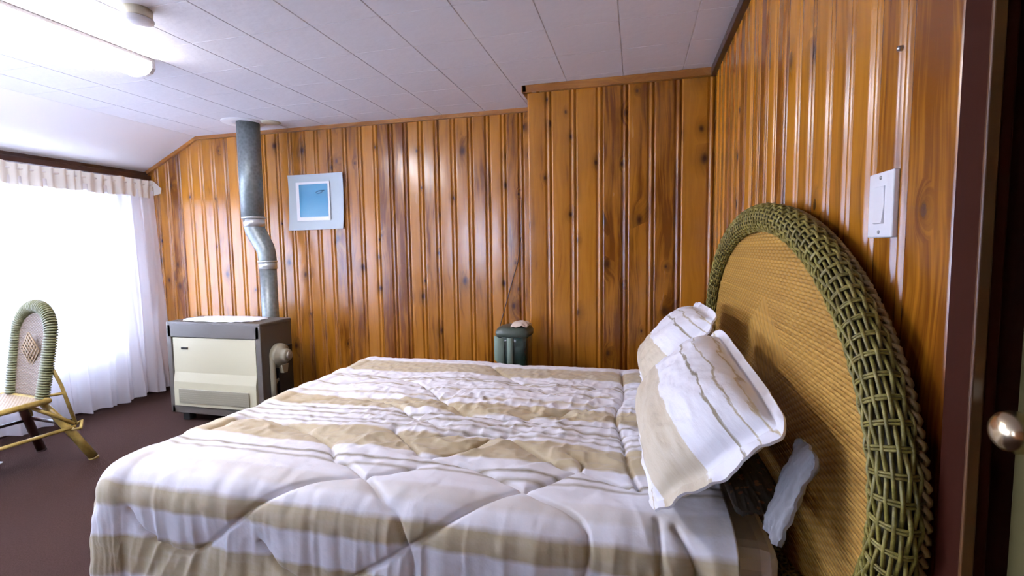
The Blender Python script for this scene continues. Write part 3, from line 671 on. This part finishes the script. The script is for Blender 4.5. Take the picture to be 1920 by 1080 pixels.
# ------------------------------------------------------------------ wicker headboard
def wicker_mat(name, ca, cb, cd, fu, fv, diamond=None, rough=.5):
    """fu stakes per metre, fv strands per metre, weave alternates"""
    m = mat(name, ca, rough, spec=.35); n = NT(m); uv, u, v = n.uv()
    def weave(uq, vq, a, b):
        su = n.math('SINE', n.math('MULTIPLY', uq, PI*a)); 
        row = n.math('FLOOR', n.math('MULTIPLY', vq, b)); par = n.math('SUBTRACT', n.math('MULTIPLY', n.math('MODULO', n.math('ABSOLUTE', row), 2.0), 2.0), 1.0)
        over = n.math('MULTIPLY', su, par)
        rnd_ = n.math('ABSOLUTE', n.math('SINE', n.math('MULTIPLY', vq, PI*b)))
        return n.math('ADD', n.math('MULTIPLY', n.math('MULTIPLY_ADD', over, .5, .5), .7), n.math('MULTIPLY', rnd_, .5)), row
    wv = n.math('MULTIPLY_ADD', n.math('SUBTRACT', n.noise(uv, 5.0, 2.0), .5), .005, v)
    h, row = weave(u, wv, fu, fv)
    if diamond:
        uc, vc, ru, rv = diamond
        dd = n.math('ADD', n.math('DIVIDE', n.math('ABSOLUTE', n.math('SUBTRACT', u, uc)), ru), n.math('DIVIDE', n.math('ABSOLUTE', n.math('SUBTRACT', v, vc)), rv))
        ins = n.math('LESS_THAN', dd, 1.0)
        h2, _ = weave(n.math('ADD', u, v), n.math('SUBTRACT', u, v), 17.0, 22.0)
        mixn = n.new('ShaderNodeMix'); n.put(mixn.inputs[0], ins); n.put(mixn.inputs[2], h); n.put(mixn.inputs[3], h2); h = mixn.outputs[0]
    wn = n.new('ShaderNodeTexWhiteNoise', noise_dimensions='1D'); n.put(wn.inputs['W'], row)
    tone = n.math('MULTIPLY_ADD', wn.outputs['Value'], .45, n.math('MULTIPLY', n.noise(uv, 7.0, 4.0, .7), .7))
    col = n.mix(tone, cb, ca)
    col = n.mix(n.math('SUBTRACT', .62, n.math('MULTIPLY', h, 1.15), clamp=True), col, cd)
    n.put(n.b.inputs['Base Color'], col); n.bump(h, 1.0, .004)
    return m
HBX = .372; HCY, HCZ = 1.715, .845; HA, HB_ = .905, .490       # rim centre-line ellipse
hb = empty('headboard', (HBX, HCY, 0)); tag(hb, 'large oval wicker headboard with an olive braided rim against the pine wall', 'headboard')
def ell(t, ea=0.0): return (HCY+(HA+ea)*math.cos(t), HCZ+(HB_+ea)*math.sin(t))
M_cane = wicker_mat('honey_cane_weave', (.47, .255, .050), (.28, .135, .022), (.075, .030, .005), 52, 105, diamond=(-.05, .105, .25, .14))
# panel, slightly domed; local coords about (HBX, HCY)
nr, na = 26, 120; vs = [(0.016, 0, HCZ)]; fs = []; uvs = [(0, 0)]
for i in range(1, nr+1):
    r = i/nr
    for k in range(na):
        t = 2*PI*k/na; y = r*(HA-.03)*math.cos(t); z = r*(HB_-.03)*math.sin(t)
        vs.append((.016-.006*r*r, y, HCZ+z)); uvs.append((y, z))
for k in range(na): fs.append((0, 1+(k+1) % na, 1+k))
for i in range(nr-1):
    for k in range(na): a = 1+i*na; fs.append((a+k, a+(k+1) % na, a+na+(k+1) % na, a+na+k))
pn = mesh('woven_panel', vs, fs, M_cane, hb, True)
l = pn.data.uv_layers.new(name='UVMap'); vi = np.empty(len(pn.data.loops), int); pn.data.loops.foreach_get('vertex_index', vi)
l.data.foreach_set('uv', np.array(uvs)[vi].astype(np.float32).ravel())
so = pn.modifiers.new('solid', 'SOLIDIFY'); so.thickness = .006
m = M_olive = mat('olive_painted_cane', (.17, .16, .05), .45, spec=.4); n = NT(m); oc = n.objco()
n.put(n.b.inputs['Base Color'], n.ramp(n.noise(oc, 60.0, 3.0, .7), [(.3, (.085, .065, .010)), (.5, (.165, .130, .022)), (.74, (.30, .24, .06))]))
M_core = mat('dark_rim_core', (.028, .022, .008), .8)
def rim_pt(t, c, rad):
    """c: angle round the roll, 0 = outward, pi/2 = towards the room"""
    y, z = ell(t); ny, nz = math.cos(t)/HA, math.sin(t)/HB_; L = math.hypot(ny, nz); ny /= L; nz /= L
    o_ = math.cos(c)*rad*1.25; return Vector((-math.sin(c)*rad*.95, y-HCY+ny*o_, z+nz*o_))
# arc-length spaced parameters
tt = np.linspace(0, 2*PI, 2001); Yc = HA*np.cos(tt); Zc = HB_*np.sin(tt); sl = np.concatenate([[0], np.cumsum(np.hypot(np.diff(Yc), np.diff(Zc)))]); PER = sl[-1]
def t_at(s_): return float(np.interp(s_ % PER, sl, tt))
RAD = .030
q = MB(); nA = 160; G = np.array([[rim_pt(t_at(PER*i/nA), 2*PI*k/16, RAD*.86) for k in range(17)] for i in range(nA+1)]); q.grid(G); q.build('rim_core', M_core, hb)
NS = 134    # stakes round the rim
q = MB()
for k in range(18):                        # strands running round the rim, weaving over and under the stakes
    c = PI*(-.30+1.62*k/17.)
    m_ = NS*6; pts = [rim_pt(t_at(PER*i/m_), c, RAD*(1.0+.09*math.cos(PI*i/6.*1.0+(PI if k % 2 else 0)))) for i in range(m_)]
    q.tube(pts, .0034, 5, closed=True)
q.build('rim_strands', M_olive, hb)
q = MB()
for i in range(NS):
    s0 = PER*i/NS
    for ds in (-.0022, .0022):
        q.tube([rim_pt(t_at(s0+ds), PI*(-.35+1.7*k/14.), RAD*1.075) for k in range(15)], .0024, 5)
q.build('rim_wrap', M_olive, hb)
# twisted cord along the outer and inner edge of the roll
for c, rad, name, rr_ in ((-.28*PI, .029, 'outer_braid', .0045), (1.30*PI, .026, 'inner_braid', .0035)):
    q = MB()
    for ph in (0, PI):
        m_ = 900; pts = []
        for i in range(m_):
            s0 = PER*i/m_; a = s0/.034*2*PI+ph; pts.append(rim_pt(t_at(s0), c+.12*math.cos(a), rad+.006*math.sin(a)+.004))
        q.tube(pts, rr_, 5, closed=True)
    q.build(name, M_olive if name == 'inner_braid' else mat('honey_braid', (.17, .10, .025), .5), hb)
for sy in (-.60, .60): MB().tube([(.038, sy, 0), (.038, sy, HCZ-.15)], .014, 12).build('post', M_core, hb)

# ------------------------------------------------------------------ wicker chair at the window
M_rat = mat('yellow_rattan', (.42, .30, .085), .4); n = NT(M_rat)
n.put(n.b.inputs['Base Color'], n.ramp(n.noise(n.objco(), 14.0, 3.0, .6), [(.3, (.16, .10, .02)), (.55, (.36, .25, .06)), (.8, (.50, .38, .12))]))
M_seat = wicker_mat('pale_cane_weave', (.36, .25, .14), (.24, .16, .09), (.09, .06, .035), 70, 120)
M_backp = wicker_mat('rose_cane_weave', (.20, .135, .085), (.13, .085, .055), (.035, .022, .015), 70, 120, diamond=(0, .27, .085, .10))
ch = empty('wicker_chair', (-3.50, 2.04, 0), math.radians(-6)); tag(ch, 'small wicker chair with rounded olive-rimmed back and splayed yellow rattan legs by the curtain', 'chair')
# local: x right (viewer side), y back, seat front towards -y
SH = .425
n_ = 26; a = np.linspace(-1, 1, n_); A, B = np.meshgrid(a, a, indexing='ij')
Ps = np.stack([.205*A*(1+.06*(1-B)), -.215+.225*B, SH-.008*(1-A*A)*(1-B*B)], -1)
q = MB(); q.grid(Ps); s_ = q.build('seat', M_seat, ch); set_uv(s_, Ps[..., 0], Ps[..., 1]); so = s_.modifiers.new('s', 'SOLIDIFY'); so.thickness = .012; so.offset = -1
q = MB(); q.tube([(-.21, .01, SH-.01), (-.225, -.2, SH-.012), (-.23, -.44, SH-.012), (0, -.455, SH-.012), (.23, -.44, SH-.012), (.225, -.2, SH-.012), (.21, .01, SH-.01)], .017, 10, closed=True); q.build('seat_rail', M_rat, ch)
BH = .535
def bk(s, w=1.0):      # back outline, s 0..1 from right foot over the top to the left foot
    Wd = .17
    if s < .36: z = s/.36*(BH-.18); x = Wd*(.88+.12*math.sin(s/.36*PI/2))
    elif s > .64: z = (1-s)/.36*(BH-.18); x = -Wd*(.88+.12*math.sin((1-s)/.36*PI/2))
    else: t = (s-.36)/.28*PI; x = Wd*math.cos(t); z = BH-.18+.17*math.sin(t)
    return Vector((x*w, .012+z*.16, SH+z))
nb_, mb_ = 50, 14; Pb = np.array([[ [bk(i/(nb_-1)).x*(1-2*j/(mb_-1)) if False else 0, 0, 0] for j in range(mb_)] for i in range(nb_)])
zz = np.linspace(0, BH-.012, 40); rows = []
for z in zz:
    if z <= BH-.18: wx = .17*(.88+.12*math.sin(z/(BH-.18)*PI/2))
    else: wx = .17*math.sqrt(max(0, 1-((z-(BH-.18))/.17)**2))
    wx = max(wx-.006, .004); rows.append([[wx*t, .012+z*.16+.012*(1-t*t)-.004, SH+z] for t in np.linspace(-1, 1, 20)])
Pb = np.array(rows); q = MB().grid(Pb); s_ = q.build('backrest', M_backp, ch); set_uv(s_, Pb[..., 0], Pb[..., 2]-SH); so = s_.modifiers.new('s', 'SOLIDIFY'); so.thickness = .008; so.offset = 0
q = MB()
q.tube([bk(s) for s in np.linspace(0, 1, 60)], .026, 12)
core = q.build('back_rim_core', mat('olive_rim_core', (.10, .10, .045), .7), ch)
q = MB(); rim = [bk(s) for s in np.linspace(0, 1, 400)]; dist = 0.0; last = -1
for i in range(1, 399):
    dist += (rim[i]-rim[i-1]).length
    if dist-last < .0135: continue
    last = dist; T = (rim[i+1]-rim[i-1]).normalized(); Nn = Vector((0, 1, -.16)).normalized(); Bn = T.cross(Nn).normalized()
    q.tube([rim[i]+.026*(math.cos(b_)*Bn*1.35+math.sin(b_)*Nn) for b_ in np.linspace(0, 2*PI, 13)[:-1]], .0062, 6, closed=True)
M_ol2 = mat('sage_olive_cane', (.13, .13, .055), .45); q.build('back_rim_wrap', M_ol2, ch)
q = MB()   # raised lozenge of crossed canes on the back
for k in range(-3, 4):
    for sgn in (1, -1):
        o1 = Vector((sgn*k*.017, 0, k*.020)); 
        c0 = Vector((0, .012+.27*.16-.008, SH+.27)); q.tube([c0+Vector((-sgn*.050*1, 0, .058))*.9+Vector((k*.015*1, 0, sgn*k*.017)), c0+Vector((sgn*.050, -.0, -.058))*.9+Vector((k*.015, 0, sgn*k*.017))], .004, 5)
q.build('lozenge', M_seat, ch)
q = MB(); q.tube([(.165, .00, SH-.02), (.205, .095, .22), (.245, .19, .012)], [.018, .023, .024], 12); q.tube([(.245, .19, .012), (.246, .192, 0)], .026, 12); q.build('leg', M_rat, ch)
q = MB(); q.tube([(-.17, .02, SH-.02), (-.205, .08, .30), (-.225, .16, .012)], [.018, .023, .024], 12); q.tube([(-.225, .16, .012), (-.226, .162, 0)], .026, 12); q.build('leg', M_dark, ch)
for sx in (-1, 1):
    q = MB(); q.tube([(sx*.205, -.42, SH-.02), (sx*.225, -.45, .2), (sx*.235, -.47, 0)], .02, 12); q.build('leg', M_rat, ch)
q = MB(); q.tube([(.165, .045, SH+.22), (.195, .085, SH+.06), (.222, .125, .245)], .010, 8); q.tube([(.16, .02, SH+.01), (.20, .09, SH+.01)], .009, 8); q.build('back_brace', M_rat, ch)
q = MB(); q.tube([(-.165, .045, SH+.22), (-.19, .09, SH+.05), (-.21, .12, .245)], .010, 8); q.build('back_brace', M_rat, ch)
q = MB(); q.tube([(.19, -.06, SH-.03), (.222, .12, .245)], .010, 8); q.tube([(.227, -.45, .22), (.225, .12, .225)], .011, 8); q.tube([(.21, .13, .235), (.235, .10, .215), (.24, .14, .21), (.22, .16, .25)], .010, 8, closed=True); q.build('stretcher', M_rat, ch)
q = MB(); q.tube([(-.215, .11, .235), (.222, .12, .235)], .011, 8); q.tube([(-.225, -.45, .22), (-.215, .11, .225)], .011, 8); q.tube([(-.17, .0, SH-.04), (.215, .11, .25)], .008, 8); q.build('stretcher', M_dark, ch)

# ------------------------------------------------------------------ small things
M_cord = mat('dark_brown_cord', (.05, .022, .008), .5)
q = MB(); q.tube([(-.814, D2-.018, 1.333), (-.84, D2-.014, 1.16), (-.905, D2-.014, .95), (-.955, D2-.014, .78), (-.988, D2-.014, .67), (-1.01, D2-.014, .40), (-1.0, D2-.02, .1), (-.96, D2-.04, .005)], .0035, 6)
q.tube([(-.814, D2-.018, 1.333), (-.808, D2-.012, 1.60)], .002, 6)
tag(q.build('power_cable', M_cord), 'thin dark cord hanging down the pine wall behind the bed', 'cord')
q = MB(); q.tube([(-4.0, 2.02, .006), (-3.93, 2.04, .006), (-3.86, 2.05, .012), (-3.80, 2.02, .006), (-3.72, 2.03, .006), (-3.70, 2.0, .006)], .004, 6)
tag(q.build('floor_cord', M_white), 'short white cord lying on the carpet under the wicker chair', 'cord')
# dark green bin beyond the bed
m = M_green = mat('dark_green_gloss_plastic', (.012, .045, .035), .18, coat=.8); n = NT(m)
n.put(n.b.inputs['Base Color'], n.mix(n.noise(n.objco(), 8.0, 3.0, .6), (.005, .018, .012), (.02, .055, .048))); n.bump(n.noise(n.objco(), 14.0, 2.0), .7, .02)
gb = empty('bin', (-.715, 2.87, 0)); tag(gb, 'dark green glossy bin standing against the pine wall beyond the bed', 'bin')
def loft(secs, n_=28, cap=True):
    mb = MB(); vs = []; fs = []
    for (z, a, b) in secs:
        for k in range(n_):
            t = 2*PI*k/n_; c, s_ = math.cos(t), math.sin(t); vs.append((a*math.copysign(abs(c)**.42, c), b*math.copysign(abs(s_)**.42, s_), z))
    for i in range(len(secs)-1):
        for k in range(n_): fs.append((i*n_+k, i*n_+(k+1) % n_, (i+1)*n_+(k+1) % n_, (i+1)*n_+k))
    fs.append(tuple(range((len(secs)-1)*n_, len(secs)*n_))); fs.append(tuple(reversed(range(n_))))
    return mb.add(vs, fs, True)
loft([(0, .085, .085), (.3, .09, .09), (.70, .098, .098), (.735, .10, .10)]).build('bin_body', M_green, gb)
loft([(.73, .104, .104), (.755, .106, .106), (.775, .095, .095), (.785, .07, .07)]).build('bin_lid', mat('grey_green_lid', (.06, .075, .055), .4), gb)
q = MB(); aa = np.linspace(-1, 1, 18); A, B = np.meshgrid(aa, aa, indexing='ij')
q.grid(np.stack([-.072+.030*A, -.104-.012*(1-A*A)+0*B, .655+.075*B-.01*A], -1)); q.grid(np.stack([-.005+.018*A, -.108-.008*(1-A*A), .62+.11*B], -1))
q.build('liner_flap', mat('pale_green_film', (.16, .22, .17), .2, coat=.6), gb)
A2 = np.stack([.05*A, .06*B, .028*np.clip(1-(A*A+B*B)*.8, 0, 1)+.008*vnoise(A*3, B*3, 2)+.003], -1)
cl = MB().grid(A2).build('cloth', mat('pale_pink_cloth', (.62, .50, .40), .8), None, (-.670, 2.85, .787)); so = cl.modifiers.new('s', 'SOLIDIFY'); so.thickness = .004; so.offset = 1
tag(cl, 'small crumpled pale cloth lying on the lid of the green bin', 'cloth')
